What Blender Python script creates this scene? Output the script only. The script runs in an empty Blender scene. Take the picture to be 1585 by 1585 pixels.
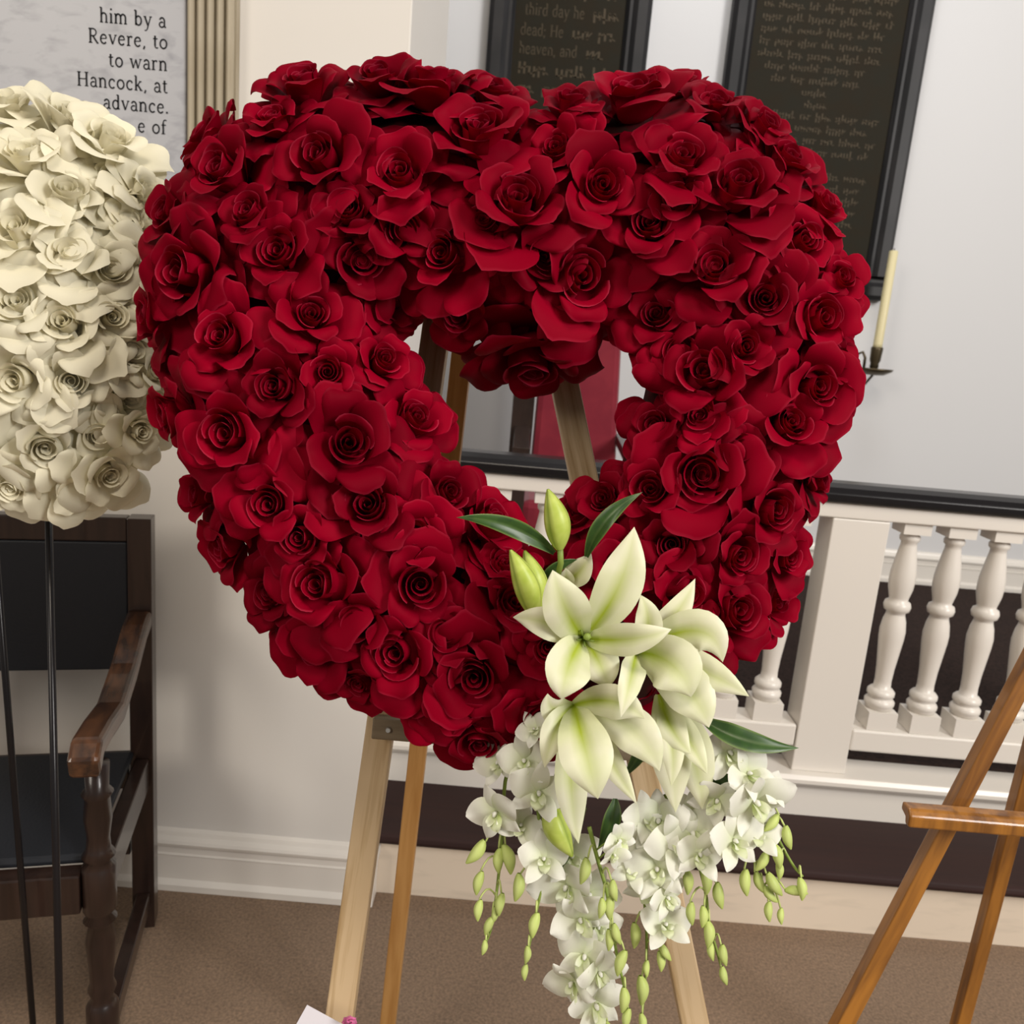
import bpy, math, random
import numpy as np
from mathutils import Vector, Matrix

# ------------------------------------------------------------------ camera
F, SIZE, TH, RO, CH = 1270.0, 1585.0, math.radians(12.0), math.radians(4.86), 1.5
DIR = Vector((0, math.cos(TH), -math.sin(TH)))
_U0 = Vector((0, math.sin(TH), math.cos(TH)))
RIGHT = Vector((1, 0, 0)) * math.cos(RO) + _U0 * math.sin(RO)
UP = _U0 * math.cos(RO) - Vector((1, 0, 0)) * math.sin(RO)
CAM = Vector((0, 0, CH))
scene = bpy.context.scene
cam_data = bpy.data.cameras.new('camera')
cam_data.sensor_width = 36.0
cam_data.lens = F / SIZE * 36.0
cam_data.clip_start = 0.02
cam_data.dof.use_dof = True
cam_data.dof.focus_distance = 0.95
cam_data.dof.aperture_fstop = 9.0
cam = bpy.data.objects.new('camera', cam_data)
scene.collection.objects.link(cam)
M = Matrix((RIGHT, UP, -DIR)).transposed().to_4x4()
M.translation = CAM
cam.matrix_world = M
scene.camera = cam

# ------------------------------------------------------------------ world, lights, exposure
w = bpy.data.worlds.new('church_interior_light')
scene.world = w
w.use_nodes = True
bg = w.node_tree.nodes['Background']
bg.inputs[0].default_value = (1.0, 0.93, 0.86, 1)
bg.inputs[1].default_value = 0.20


def area(name, loc, target, sx, sy, power, col):
    l = bpy.data.lights.new(name, 'AREA')
    l.shape = 'RECTANGLE'
    l.size, l.size_y, l.energy, l.color = sx, sy, power, col
    o = bpy.data.objects.new(name, l)
    o.location = loc
    o.rotation_euler = (Vector(target) - Vector(loc)).to_track_quat('-Z', 'Y').to_euler()
    scene.collection.objects.link(o)


area('window_daylight_right', (5.2, -3.2, 4.4), (0.1, 1.4, 1.1), 2.2, 3.0, 470, (1.0, 0.96, 0.92))
area('window_daylight_left', (-4.6, -4.2, 4.3), (-0.5, 1.6, 0.9), 2.0, 3.0, 150, (1.0, 0.91, 0.79))
area('nave_chandelier', (0.2, -1.2, 5.2), (0.1, 0.8, 0.0), 1.4, 1.4, 85, (1.0, 0.88, 0.74))
area('chancel_wall_fill', (0.9, 2.9, 4.8), (0.5, 4.3, 1.1), 1.6, 1.2, 34, (0.95, 0.97, 1.0))  # added fill light to brighten the chancel wall, no known source
scene.view_settings.view_transform = 'Standard'
scene.view_settings.look = 'None'
scene.view_settings.gamma = 1.0
scene.view_settings.use_curve_mapping = False
scene.view_settings.exposure = 0.10

# ------------------------------------------------------------------ helpers
COL = scene.collection
WM = {}


def ray(x, y):
    return DIR + RIGHT * ((x - 792.5) / F) - UP * ((y - 792.5) / F)


def atD(x, y, D):
    return CAM + ray(x, y) * D


def atY(x, y, Y):
    r = ray(x, y)
    return CAM + r * (Y / r.y)


def atZ(x, y, Z):
    r = ray(x, y)
    return CAM + r * ((Z - CH) / r.z)


def tag(o, label=None, cat=None, group=None, kind=None):
    if label: o['label'] = label
    if cat: o['category'] = cat
    if group: o['group'] = group
    if kind: o['kind'] = kind
    return o


def link(o, parent=None, mw=None):
    COL.objects.link(o)
    mw = mw or Matrix.Identity(4)
    if parent is not None:
        o.parent = parent
        o.matrix_parent_inverse = Matrix.Identity(4)
        o.matrix_basis = WM[parent.name].inverted() @ mw
    else:
        o.matrix_basis = mw
    WM[o.name] = mw
    return o


def empty(name, loc):
    o = bpy.data.objects.new(name, None)
    o.empty_display_size = 0.05
    return link(o, None, Matrix.Translation(Vector(loc)))


class MB:
    """collects geometry; build() links it as one mesh object"""

    def __init__(s):
        s.v, s.f, s.m, s.a, s.n = [], [], [], [], 0

    def add(s, verts, faces, mat=0, attr=None):
        verts = np.asarray(verts, float).reshape(-1, 3)
        s.v.append(verts)
        s.f.extend([tuple(i + s.n for i in f) for f in faces])
        s.m.extend([mat] * len(faces))
        s.a.append(np.zeros(len(verts)) if attr is None else np.asarray(attr, float).ravel())
        s.n += len(verts)
        return s

    def grid(s, P, mat=0, attr=None):
        a, b = P.shape[:2]
        idx = np.arange(a * b).reshape(a, b)
        q = np.stack([idx[:-1, :-1], idx[1:, :-1], idx[1:, 1:], idx[:-1, 1:]], -1).reshape(-1, 4)
        return s.add(P.reshape(-1, 3), q.tolist(), mat, attr)

    def box(s, lo, hi, mat=0):
        x0, y0, z0 = lo
        x1, y1, z1 = hi
        v = [(x0, y0, z0), (x1, y0, z0), (x1, y1, z0), (x0, y1, z0), (x0, y0, z1), (x1, y0, z1), (x1, y1, z1), (x0, y1, z1)]
        return s.add(v, [(3, 2, 1, 0), (4, 5, 6, 7), (0, 1, 5, 4), (1, 2, 6, 5), (2, 3, 7, 6), (3, 0, 4, 7)], mat)

    def tube(s, pts, rad, n=8, mat=0, cap=True):
        pts = [Vector(p) for p in pts]
        if not hasattr(rad, '__len__'): rad = [rad] * len(pts)
        rings = []
        prev = None
        for i, p in enumerate(pts):
            t = (pts[min(i + 1, len(pts) - 1)] - pts[max(i - 1, 0)]).normalized()
            if prev is None:
                prev = t.orthogonal().normalized()
            a = (prev - t * prev.dot(t))
            a = a.normalized() if a.length > 1e-6 else t.orthogonal().normalized()
            b = t.cross(a)
            prev = a
            rings.append([p + (a * math.cos(k * 2 * math.pi / n) + b * math.sin(k * 2 * math.pi / n)) * rad[i] for k in range(n)])
        v = [q for r in rings for q in r]
        f = []
        for i in range(len(pts) - 1):
            for k in range(n):
                k2 = (k + 1) % n
                f.append((i * n + k, i * n + k2, (i + 1) * n + k2, (i + 1) * n + k))
        if cap:
            f.append(tuple(range(n - 1, -1, -1)))
            f.append(tuple((len(pts) - 1) * n + k for k in range(n)))
        return s.add([tuple(q) for q in v], f, mat)

    def lathe(s, prof, n=20, c=(0, 0, 0), mat=0):
        """prof = [(r, z)] about a vertical axis through c"""
        return s.tube([(c[0], c[1], c[2] + z) for r, z in prof], [max(r, 1e-4) for r, z in prof], n, mat)

    def prism(s, prof, x0, x1, mat=0, axis='x'):
        """closed profile of (y, z) swept along x, or (x, z) swept along y, or (x, y) along z"""
        n = len(prof)
        mk = {'x': lambda t, a, b: (t, a, b), 'y': lambda t, a, b: (a, t, b), 'z': lambda t, a, b: (a, b, t)}[axis]
        v = [mk(x0, a, b) for a, b in prof] + [mk(x1, a, b) for a, b in prof]
        f = [(i, (i + 1) % n, n + (i + 1) % n, n + i) for i in range(n)]
        f += [tuple(range(n - 1, -1, -1)), tuple(range(n, 2 * n))]
        return s.add(v, f, mat)

    def build(s, name, mats, parent=None, smooth=False, mw=None, bevel=0, local=False, attr=None):
        me = bpy.data.meshes.new(name)
        v = np.concatenate(s.v)
        if mw is None:
            c = (v.min(0) + v.max(0)) / 2
            c[2] = v[:, 2].min()
            v = v - c
            mw = Matrix.Translation(Vector(c))
        me.from_pydata(v.tolist(), [], s.f)
        if not isinstance(mats, (list, tuple)): mats = [mats]
        for m in mats: me.materials.append(m)
        if len(mats) > 1: me.polygons.foreach_set('material_index', s.m)
        if smooth: me.polygons.foreach_set('use_smooth', [True] * len(me.polygons))
        if attr:
            at = me.attributes.new(attr, 'FLOAT', 'POINT')
            at.data.foreach_set('value', np.concatenate(s.a))
        me.update()
        o = bpy.data.objects.new(name, me)
        link(o, parent, mw)
        if bevel:
            b = o.modifiers.new('bevel', 'BEVEL')
            b.width, b.segments, b.limit_method = bevel, 2, 'ANGLE'
            b.angle_limit = math.radians(40)
        return o


def beam(name, p0, p1, wx, wy, mat, parent, side=None, bevel=0.002):
    """straight bar from p0 to p1; wx measured along side, wy across it; own local axes so the grain runs along it"""
    p0, p1 = Vector(p0), Vector(p1)
    z = (p1 - p0).normalized()
    sd = Vector(side) if side is not None else Vector((1, 0, 0))
    x = (sd - z * sd.dot(z)).normalized()
    y = z.cross(x)
    mw = Matrix((x, y, z)).transposed().to_4x4()
    mw.translation = p0
    return MB().box((-wx / 2, -wy / 2, 0), (wx / 2, wy / 2, (p1 - p0).length)).build(name, mat, parent, mw=mw, bevel=bevel)


# ------------------------------------------------------------------ materials
def mat(name, col, rough=0.6, spec=0.3, sheen=0, noise=None, bump=None, metal=0, trans=0, coat=0, sss=0, sheen_col=None, rand=0, pig=None, pigcol=None, tcol=None):
    """noise = (scale xyz, second colour, detail, contrast lo, hi); bump = (scale, strength); trans = share of a translucent lobe"""
    m = bpy.data.materials.new(name)
    m.use_nodes = True
    nt = m.node_tree
    N, L = nt.nodes, nt.links
    b = N['Principled BSDF']
    b.inputs['Roughness'].default_value = rough
    b.inputs['Specular IOR Level'].default_value = spec
    b.inputs['Metallic'].default_value = metal
    b.inputs['Sheen Weight'].default_value = sheen
    b.inputs['Sheen Roughness'].default_value = 0.4
    if sheen_col: b.inputs['Sheen Tint'].default_value = (*sheen_col, 1)
    b.inputs['Coat Weight'].default_value = coat
    rgb = N.new('ShaderNodeRGB')
    rgb.outputs[0].default_value = (*col, 1)
    out = rgb.outputs[0]
    tc = N.new('ShaderNodeTexCoord')
    if noise:
        mp = N.new('ShaderNodeMapping')
        mp.inputs['Scale'].default_value = noise[0]
        L.new(tc.outputs['Object'], mp.inputs[0])
        nz = N.new('ShaderNodeTexNoise')
        nz.inputs['Scale'].default_value = 1
        nz.inputs['Detail'].default_value = noise[2]
        nz.inputs['Distortion'].default_value = 0.4
        L.new(mp.outputs[0], nz.inputs['Vector'])
        mr = N.new('ShaderNodeMapRange')
        mr.inputs['From Min'].default_value = noise[3]
        mr.inputs['From Max'].default_value = noise[4]
        L.new(nz.outputs[0], mr.inputs[0])
        mx = N.new('ShaderNodeMix')
        mx.data_type = 'RGBA'
        L.new(mr.outputs[0], mx.inputs['Factor'])
        L.new(out, mx.inputs['A'])
        mx.inputs['B'].default_value = (*noise[1], 1)
        out = mx.outputs['Result']
    if pig:
        at = N.new('ShaderNodeAttribute')
        at.attribute_name = pig
        mx = N.new('ShaderNodeMix')
        mx.data_type = 'RGBA'
        L.new(at.outputs['Fac'], mx.inputs['Factor'])
        L.new(out, mx.inputs['A'])
        mx.inputs['B'].default_value = (*pigcol, 1)
        out = mx.outputs['Result']
    if rand:
        oi = N.new('ShaderNodeObjectInfo')
        mr = N.new('ShaderNodeMapRange')
        mr.inputs['To Min'].default_value = 1 - rand
        mr.inputs['To Max'].default_value = 1 + rand
        L.new(oi.outputs['Random'], mr.inputs[0])
        hs = N.new('ShaderNodeHueSaturation')
        L.new(mr.outputs[0], hs.inputs['Value'])
        L.new(out, hs.inputs['Color'])
        out = hs.outputs[0]
    L.new(out, b.inputs['Base Color'])
    if bump:
        nb = N.new('ShaderNodeTexNoise')
        nb.inputs['Scale'].default_value = bump[0]
        nb.inputs['Detail'].default_value = 4
        L.new(tc.outputs['Object'], nb.inputs['Vector'])
        bp = N.new('ShaderNodeBump')
        bp.inputs['Strength'].default_value = bump[1]
        bp.inputs['Distance'].default_value = bump[2] if len(bump) > 2 else 0.002
        L.new(nb.outputs[0], bp.inputs['Height'])
        L.new(bp.outputs[0], b.inputs['Normal'])
    if trans:
        tr = N.new('ShaderNodeBsdfTranslucent')
        if tcol: tr.inputs[0].default_value = (*tcol, 1)
        else: L.new(out, tr.inputs[0])
        ms = N.new('ShaderNodeMixShader')
        ms.inputs[0].default_value = trans
        L.new(b.outputs[0], ms.inputs[1])
        L.new(tr.outputs[0], ms.inputs[2])
        L.new(ms.outputs[0], N['Material Output'].inputs['Surface'])
    return m


RED = mat('red_rose_petal', (0.20, 0.0, 0.010), 0.6, 0.03, 0.0, trans=0.10, tcol=(0.48, 0.0, 0.008), rand=0.24, sheen_col=(1, 0.1, 0.25), pig='pig', pigcol=(0.52, 0.05, 0.10))
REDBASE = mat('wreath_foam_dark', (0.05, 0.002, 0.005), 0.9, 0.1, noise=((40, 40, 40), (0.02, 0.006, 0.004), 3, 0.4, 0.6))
WHITE_ROSE = mat('white_rose_petal', (0.80, 0.76, 0.59), 0.55, 0.15, 0.05, trans=0.25, rand=0.06)
WFOAM = mat('white_foam', (0.45, 0.44, 0.33), 0.9, 0.1)
LILY = mat('lily_petal', (0.84, 0.83, 0.66), 0.42, 0.3, trans=0.22, pig='pig', pigcol=(0.40, 0.50, 0.03), noise=((30, 30, 30), (0.76, 0.79, 0.52), 2, 0.3, 0.7))
BUDG = mat('lily_bud_green', (0.36, 0.46, 0.06), 0.4, 0.35, pig='pig', pigcol=(0.14, 0.22, 0.02), noise=((60, 60, 60), (0.50, 0.58, 0.14), 2, 0.3, 0.7))
LEAF = mat('lily_leaf', (0.022, 0.058, 0.014), 0.35, 0.4, pig='pig', pigcol=(0.22, 0.30, 0.08), noise=((70, 70, 70), (0.035, 0.085, 0.016), 3, 0.35, 0.65))
ORCH = mat('orchid_petal', (0.87, 0.87, 0.80), 0.5, 0.2, trans=0.28, pig='pig', pigcol=(0.55, 0.66, 0.22), rand=0.04)
OBUD = mat('orchid_bud', (0.55, 0.64, 0.22), 0.45, 0.3, trans=0.1, pig='pig', pigcol=(0.36, 0.46, 0.08), rand=0.12)
STEM = mat('green_stem', (0.22, 0.30, 0.06), 0.5, 0.3)
WALL = mat('wall_paint', (0.665, 0.635, 0.59), 0.6, 0.25, bump=(14, 0.12), noise=((1.5, 1.5, 1.5), (0.68, 0.655, 0.615), 3, 0.35, 0.65))
WALLB = mat('chancel_wall_paint', (0.635, 0.635, 0.64), 0.55, 0.2, bump=(14, 0.1))
TRIM = mat('white_gloss_paint', (0.74, 0.70, 0.64), 0.32, 0.45, bump=(30, 0.05))
RISER = mat('cream_riser_paint', (0.72, 0.62, 0.50), 0.5, 0.3, noise=((6, 6, 30), (0.60, 0.52, 0.42), 4, 0.55, 0.8))
CARPET = mat('brown_carpet', (0.27, 0.185, 0.125), 0.95, 0.05, sheen=0.15, noise=((160, 160, 160), (0.15, 0.107, 0.076), 4, 0.35, 0.72), bump=(420, 0.5))
DARKFLOOR = mat('dark_chancel_carpet', (0.045, 0.030, 0.026), 0.95, 0.05, noise=((90, 90, 90), (0.03, 0.022, 0.02), 3, 0.4, 0.6))
TREAD = mat('dark_tread', (0.034, 0.016, 0.014), 0.6, 0.2, noise=((2, 40, 40), (0.028, 0.014, 0.013), 3, 0.35, 0.65))
BLACKRAIL = mat('black_gloss_rail', (0.009, 0.008, 0.009), 0.25, 0.3)
BLACKFRAME = mat('black_frame', (0.014, 0.014, 0.015), 0.45, 0.25, noise=((3, 60, 3), (0.022, 0.021, 0.022), 3, 0.4, 0.6))
PANEL = mat('dark_olive_panel', (0.019, 0.014, 0.007), 0.6, 0.1, noise=((9, 9, 9), (0.017, 0.015, 0.009), 4, 0.35, 0.65))
GOLD = mat('faded_gold_lettering', (0.062, 0.046, 0.026), 0.6, 0.2)
PINE = mat('pine_wood', (0.58, 0.43, 0.26), 0.5, 0.3, noise=((110, 110, 5), (0.36, 0.23, 0.10), 6, 0.45, 0.72))
PINE2 = mat('orange_pine_wood', (0.50, 0.27, 0.09), 0.45, 0.35, noise=((60, 60, 5), (0.36, 0.17, 0.045), 5, 0.42, 0.75))
GREYWOOD = mat('grey_brown_wood', (0.22, 0.17, 0.11), 0.5, 0.3, noise=((60, 60, 8), (0.14, 0.10, 0.06), 4, 0.4, 0.7))
OAK = mat('varnished_brown_wood', (0.34, 0.14, 0.022), 0.3, 0.45, coat=0.3, noise=((50, 50, 5), (0.13, 0.05, 0.012), 4, 0.4, 0.7))
DARKWOOD = mat('dark_chair_wood', (0.030, 0.016, 0.012), 0.28, 0.5, coat=0.25, noise=((50, 50, 6), (0.018, 0.010, 0.008), 4, 0.4, 0.7))
ARMWOOD = mat('brown_chair_arm_wood', (0.12, 0.05, 0.022), 0.25, 0.5, coat=0.4, noise=((40, 6, 40), (0.035, 0.016, 0.010), 4, 0.38, 0.62))  # lighter brown than the other chair wood, with dark streaks
LEATHER = mat('dark_blue_leather', (0.014, 0.016, 0.021), 0.5, 0.35, bump=(160, 0.25))
CRIMSON = mat('crimson_upholstery', (0.24, 0.022, 0.036), 0.75, 0.2, sheen=0.3, noise=((8, 8, 8), (0.20, 0.016, 0.03), 3, 0.4, 0.6))
MARBLE = mat('grey_veined_marble', (0.37, 0.375, 0.40), 0.3, 0.4, noise=((16, 16, 34), (0.22, 0.225, 0.25), 9, 0.52, 0.80))
INK = mat('black_incised_lettering', (0.012, 0.012, 0.014), 0.6, 0.2)
GILT = mat('fluted_cream_gilt_frame', (0.40, 0.35, 0.26), 0.4, 0.4, noise=((20, 20, 4), (0.30, 0.25, 0.17), 4, 0.4, 0.7))
BRASS = mat('aged_brass', (0.085, 0.065, 0.035), 0.38, 0.5, metal=0.7)
WAX = mat('candle_wax', (0.78, 0.70, 0.42), 0.4, 0.35, trans=0.12)
CARD = mat('white_card', (0.74, 0.72, 0.78), 0.5, 0.25)
RIBBON = mat('pink_ribbon', (0.55, 0.10, 0.26), 0.35, 0.4, sheen=0.3)
SCREW = mat('bright_screw', (0.75, 0.74, 0.70), 0.25, 0.5, metal=0.9)

# ------------------------------------------------------------------ the setting
YW = 1.925      # face of the left wall
YS = 1.96       # face of the lowest riser
ZT = 0.195      # top of the dark tread
YP = 2.20       # face of the rail plinth
YB = 4.45       # back wall of the chancel
ZF = 0.345      # chancel floor
XC = -0.302     # right end of the left wall

tag(MB().box((-3.2, -3.5, -0.05), (3.4, YS + 0.3, 0)).build('floor', CARPET), 'mottled brown carpet floor in front of the step', kind='structure')
tag(MB().box((-3.2, YW, 0), (XC, 2.60, 3.6)).build('wall_left', WALL, bevel=0.004), 'cream painted wall behind the chair and marble tablet', kind='structure')
tag(MB().box((-3.2, YB, 0), (4.6, YB + 0.12, 4.2)).build('wall_back', WALLB), 'white chancel wall carrying the two black tablets', kind='structure')
tag(MB().box((-3.2, YP + 0.1, ZF - 0.06), (4.6, YB, ZF)).build('chancel_floor', DARKFLOOR), 'dark brown carpet behind the white balustrade', kind='structure')


def skirting(name, x0, x1, y, z0, k, label):
    """moulded board: shoe, flat, bead, cap; y is the wall face, the profile comes towards the viewer"""
    p = [(0, 0), (-.030, 0), (-.030, .018), (-.020, .028), (-.018, .030), (-.018, .100), (-.022, .104), (-.018, .108), (-.018, .128),
         (-.028, .134), (-.030, .142), (-.026, .149), (-.014, .156), (-.010, .166), (0, .172)]
    return tag(MB().prism([(y + a * k, z0 + b * k) for a, b in p], x0, x1).build(name, TRIM), label, kind='structure')


skirting('baseboard_left', -3.0, XC + .001, YW, 0, 0.98, 'white moulded baseboard along the cream wall')
# return of the same board round the wall's end
MBr = MB().box((XC, YW - .03, 0), (XC + .022, YS - .001, .125)).box((XC, YW - .027, .125), (XC + .028, YS - .001, .150))
tag(MBr.build('trim_1', TRIM, bevel=0.003), 'short return of the white baseboard at the wall end', kind='structure')
skirting('baseboard_back', -3.0, 4.5, YB, ZF, 1.06, 'white baseboard at the foot of the chancel wall')

# step: cream riser, dark tread, white plinth
tag(MB().box((XC + .001, YS, 0), (3.4, YS + .03, .165)).build('step_riser', RISER), 'scuffed cream riser under the dark tread', kind='structure')
tr = MB().prism([(YS - .03, .170), (YS - .034, .178), (YS - .030, ZT - .004), (YS - .022, ZT), (YP + .02, ZT), (YP + .02, .165), (YS - .024, .165)], XC + .002, 3.4)
tag(tr.build('step_tread', TREAD, bevel=.003), 'dark brown tread of the step below the balustrade', kind='structure')
ZL = 0.335
tag(MB().box((XC + .002, YP, ZT), (3.4, YP + .20, ZL - .03)).build('rail_plinth', TRIM), 'white plinth face between the tread and the balustrade', kind='structure')
led = MB().prism([(YP - .004, ZL - .045), (YP - .018, ZL - .038), (YP - .030, ZL - .024), (YP - .030, ZL - .012), (YP - .022, ZL), (YP + .21, ZL), (YP + .21, ZL - .03), (YP, ZL - .03)], XC + .002, 3.4)
tag(led.build('trim_2', TRIM, bevel=.002), 'rounded white ledge moulding on top of the plinth', kind='structure')

# ------------------------------------------------------------------ balustrade
YR = YP + 0.055
ra = empty('communion_balustrade', (1.0, YR, ZL))
tag(ra, 'white turned balustrade with a glossy black handrail behind the wreath', 'balustrade')
zr0, zr1 = 1.136, 1.185
cap = [(-.062, zr0), (-.070, zr0 + .010), (-.070, zr0 + .026), (-.056, zr0 + .040), (-.03, zr1), (.03, zr1), (.056, zr0 + .040), (.070, zr0 + .026), (.070, zr0 + .010), (.062, zr0)]
X0R, X1R = XC + .004, 2.6
MB().prism([(YR + a, b) for a, b in cap], X0R, X1R).build('handrail', BLACKRAIL, ra, bevel=.003)
MB().box((X0R, YR - .05, 1.092), (X1R, YR + .05, zr0 - .001)).build('upper_rail', TRIM, ra, bevel=.004)
XP0, XP1 = 0.876, 1.033
for a, b in ((X0R, XP0 - .002), (XP1 + .002, X1R)):
    MB().box((a, YR - .048, .408), (b, YR + .048, .475)).build('lower_rail', TRIM, ra, bevel=.006)
for a in (XP0, XP0 - 1.28 + .16, XP0 + 1.25):
    if a + .157 < X0R + .1: continue
    MB().box((a, YR - .052, ZL), (a + .157, YR + .052, 1.091)).build('post', TRIM, ra, bevel=.003)
H0, H1 = .476, 1.091
prof = [(.036, .055), (.036, .062), (.041, .068), (.042, .078), (.036, .086), (.031, .090), (.038, .097), (.038, .108), (.031, .116), (.024, .120),
        (.023, .14), (.025, .18), (.030, .23), (.034, .27), (.035, .295), (.031, .325), (.026, .342), (.025, .350), (.034, .356), (.037, .368), (.034, .380), (.025, .386),
        (.027, .395), (.033, .42), (.035, .445), (.034, .47), (.028, .51), (.022, .545), (.021, .556), (.027, .562), (.028, .572), (.023, .580), (.033, .584)]
bproto = None
bx = [0.028 - 3 * .13 + .0, 0.028 - 2 * .13, -.043, .098, .24, .38, .52, .655, .787, 1.118, 1.243, 1.37, 1.50, 1.63, 1.76, 1.89, 2.02]
for x in bx:
    if x < X0R + .05: continue
    if bproto is None:
        m = MB().box((-.042, -.042, 0), (.042, .042, .055)).lathe(prof, 24).box((-.038, -.038, .584), (.038, .038, H1 - H0))
        mw = Matrix.Translation((x, YR, H0))
        bproto = m.build('baluster', TRIM, ra, mw=mw, bevel=0)
        for p in bproto.data.polygons: p.use_smooth = len(p.vertices) == 4 and p.area < .0008
    else:
        o = bproto.copy()
        link(o, ra, Matrix.Translation((x, YR, H0)))

# ------------------------------------------------------------------ lettering (strokes, x-height = 1)
def arc(cx, cy, rx, ry, a0, a1, n=10):
    return [(cx + rx * math.cos(math.radians(a0 + (a1 - a0) * i / n)), cy + ry * math.sin(math.radians(a0 + (a1 - a0) * i / n))) for i in range(n + 1)]


def serif(x, y, r=.17): return [(x - r, y), (x + r, y)]


TK, TN = .19, .09
G = {
    'i': (.42, [([(.21, 0), (.21, .95)], TK), (serif(.21, .03), TN), ([(.04, .93), (.21, .97)], TN), ([(.21, 1.28), (.21, 1.46)], TK)]),
    'h': (.98, [([(.21, 0), (.21, 1.5)], TK), (serif(.21, .03), TN), ([(.02, 1.48), (.21, 1.52)], TN), (arc(.48, .62, .28, .34, 170, 0) + [(.76, 0)], .16), (serif(.76, .03), TN)]),
    'n': (.98, [([(.21, 0), (.21, .95)], TK), (serif(.21, .03), TN), ([(.02, .93), (.21, .97)], TN), (arc(.48, .62, .28, .34, 170, 0) + [(.76, 0)], .17), (serif(.76, .03), TN)]),
    'm': (1.5, [([(.21, 0), (.21, .95)], TK), (serif(.21, .03), TN), ([(.02, .93), (.21, .97)], TN), (arc(.47, .62, .27, .34, 170, 0) + [(.74, 0)], .17), (serif(.74, .03), TN), (arc(1.0, .62, .27, .34, 170, 0) + [(1.27, 0)], .17), (serif(1.27, .03), TN)]),
    'r': (.70, [([(.21, 0), (.21, .95)], TK), (serif(.21, .03, .2), TN), ([(.02, .93), (.21, .97)], TN), (arc(.5, .66, .28, .30, 175, 70), .13), ([(.55, .9), (.62, .86)], .2)]),
    'b': (.95, [([(.2, .02), (.2, 1.5)], TK), ([(.02, 1.48), (.2, 1.52)], TN), (arc(.48, .48, .32, .46, 150, -150), .16)]),
    'd': (.98, [([(.74, .0), (.74, 1.5)], TK), ([(.55, 1.48), (.74, 1.52)], TN), ([(.74, .04), (.92, .06)], TN), (arc(.45, .48, .32, .46, 30, 330), .16)]),
    'a': (.86, [(arc(.40, .64, .26, .32, 160, 0) + [(.66, .14), (.74, .03), (.84, .05)], .16), (arc(.38, .27, .27, .26, 60, 340), .14)]),
    'e': (.88, [(arc(.44, .48, .33, .46, 40, 320, 14), .16), ([(.13, .52), (.74, .56)], .09), ([(.74, .56), (.70, .76)], .13)]),
    'c': (.84, [(arc(.46, .48, .34, .46, 45, 315, 14), .16), ([(.66, .80), (.72, .72)], .16)]),
    'o': (.95, [(arc(.47, .48, .36, .46, 0, 360, 18), .16)]),
    't': (.62, [([(.26, 1.25), (.26, .2)], TK), (arc(.44, .2, .18, .19, 180, 320, 6), .12), ([(.04, .93), (.54, .95)], .10)]),
    'f': (.60, [([(.24, 0), (.24, 1.2)], TK), (arc(.46, 1.22, .22, .26, 180, 50, 7), .12), ([(.05, .93), (.54, .95)], .10), (serif(.24, .03, .2), TN)]),
    'k': (.96, [([(.2, 0), (.2, 1.5)], TK), (serif(.2, .03), TN), ([(.02, 1.48), (.2, 1.52)], TN), ([(.24, .42), (.70, .95)], .11), ([(.40, .58), (.78, .02)], .18), (serif(.78, .03, .15), TN), (serif(.68, .94, .15), TN)]),
    'v': (.92, [([(.14, .95), (.46, .02)], .18), ([(.46, .02), (.78, .95)], .10), (serif(.14, .95, .15), TN), (serif(.78, .95, .14), TN)]),
    'w': (1.36, [([(.14, .95), (.40, .02)], .17), ([(.40, .02), (.68, .92)], .09), ([(.66, .92), (.92, .02)], .17), ([(.92, .02), (1.2, .95)], .09), (serif(.14, .95, .15), TN), (serif(1.2, .95, .14), TN)]),
    'y': (.92, [([(.14, .95), (.48, .06)], .18), ([(.78, .95), (.40, -.30), (.26, -.46), (.12, -.42)], .11), (serif(.14, .95, .15), TN), (serif(.78, .95, .14), TN)]),
    'R': (1.15, [([(.22, 0), (.22, 1.45)], .2), (serif(.22, .03, .2), TN), ([(.03, 1.43), (.5, 1.44)] + arc(.52, 1.08, .34, .36, 90, -90, 8) + [(.22, .72)], .13), ([(.50, .70), (.98, .02), (1.1, .02)], .18)]),
    'H': (1.35, [([(.24, 0), (.24, 1.45)], .2), ([(1.08, 0), (1.08, 1.45)], .2), ([(.24, .75), (1.08, .75)], .10), (serif(.24, .03, .2), TN), (serif(1.08, .03, .2), TN), (serif(.24, 1.43, .2), TN), (serif(1.08, 1.43, .2), TN)]),
    ',': (.40, [([(.18, .12), (.20, .02), (.10, -.22)], .17)]),
    '.': (.36, [([(.17, .0), (.17, .18)], .2)]),
    ';': (.40, [([(.18, .12), (.20, .02), (.10, -.22)], .17), ([(.18, .66), (.18, .84)], .19)]),
}


def ribbon(mb, pts, wd, place):
    pts = [Vector((a, b)) for a, b in pts]
    v, f = [], []
    for i, p in enumerate(pts):
        t = (pts[min(i + 1, len(pts) - 1)] - pts[max(i - 1, 0)])
        t = t.normalized() if t.length > 1e-9 else Vector((1, 0))
        nrm = Vector((-t.y, t.x)) * wd / 2
        v += [tuple(place(p + nrm)), tuple(place(p - nrm))]
    for i in range(len(pts) - 1):
        f.append((2 * i, 2 * i + 1, 2 * i + 3, 2 * i + 2))
    mb.add(v, f)


def text_width(s, sp): return sum((.62 if ch == ' ' else G[ch][0]) + sp for ch in s) - sp


def write(mb, s, x, z, y, h, sp=.06, stretch=1.0):
    """letters of x-height h on a plane facing -Y, baseline starting at (x, z)"""
    for ch in s:
        if ch == ' ':
            x += .62 * h * stretch
            continue
        wd, strokes = G[ch]
        for pts, th in strokes:
            ribbon(mb, pts, th, lambda p: (x + p.x * h * stretch, y, z + p.y * h))
        x += (wd + sp) * h * stretch
    return x


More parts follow.
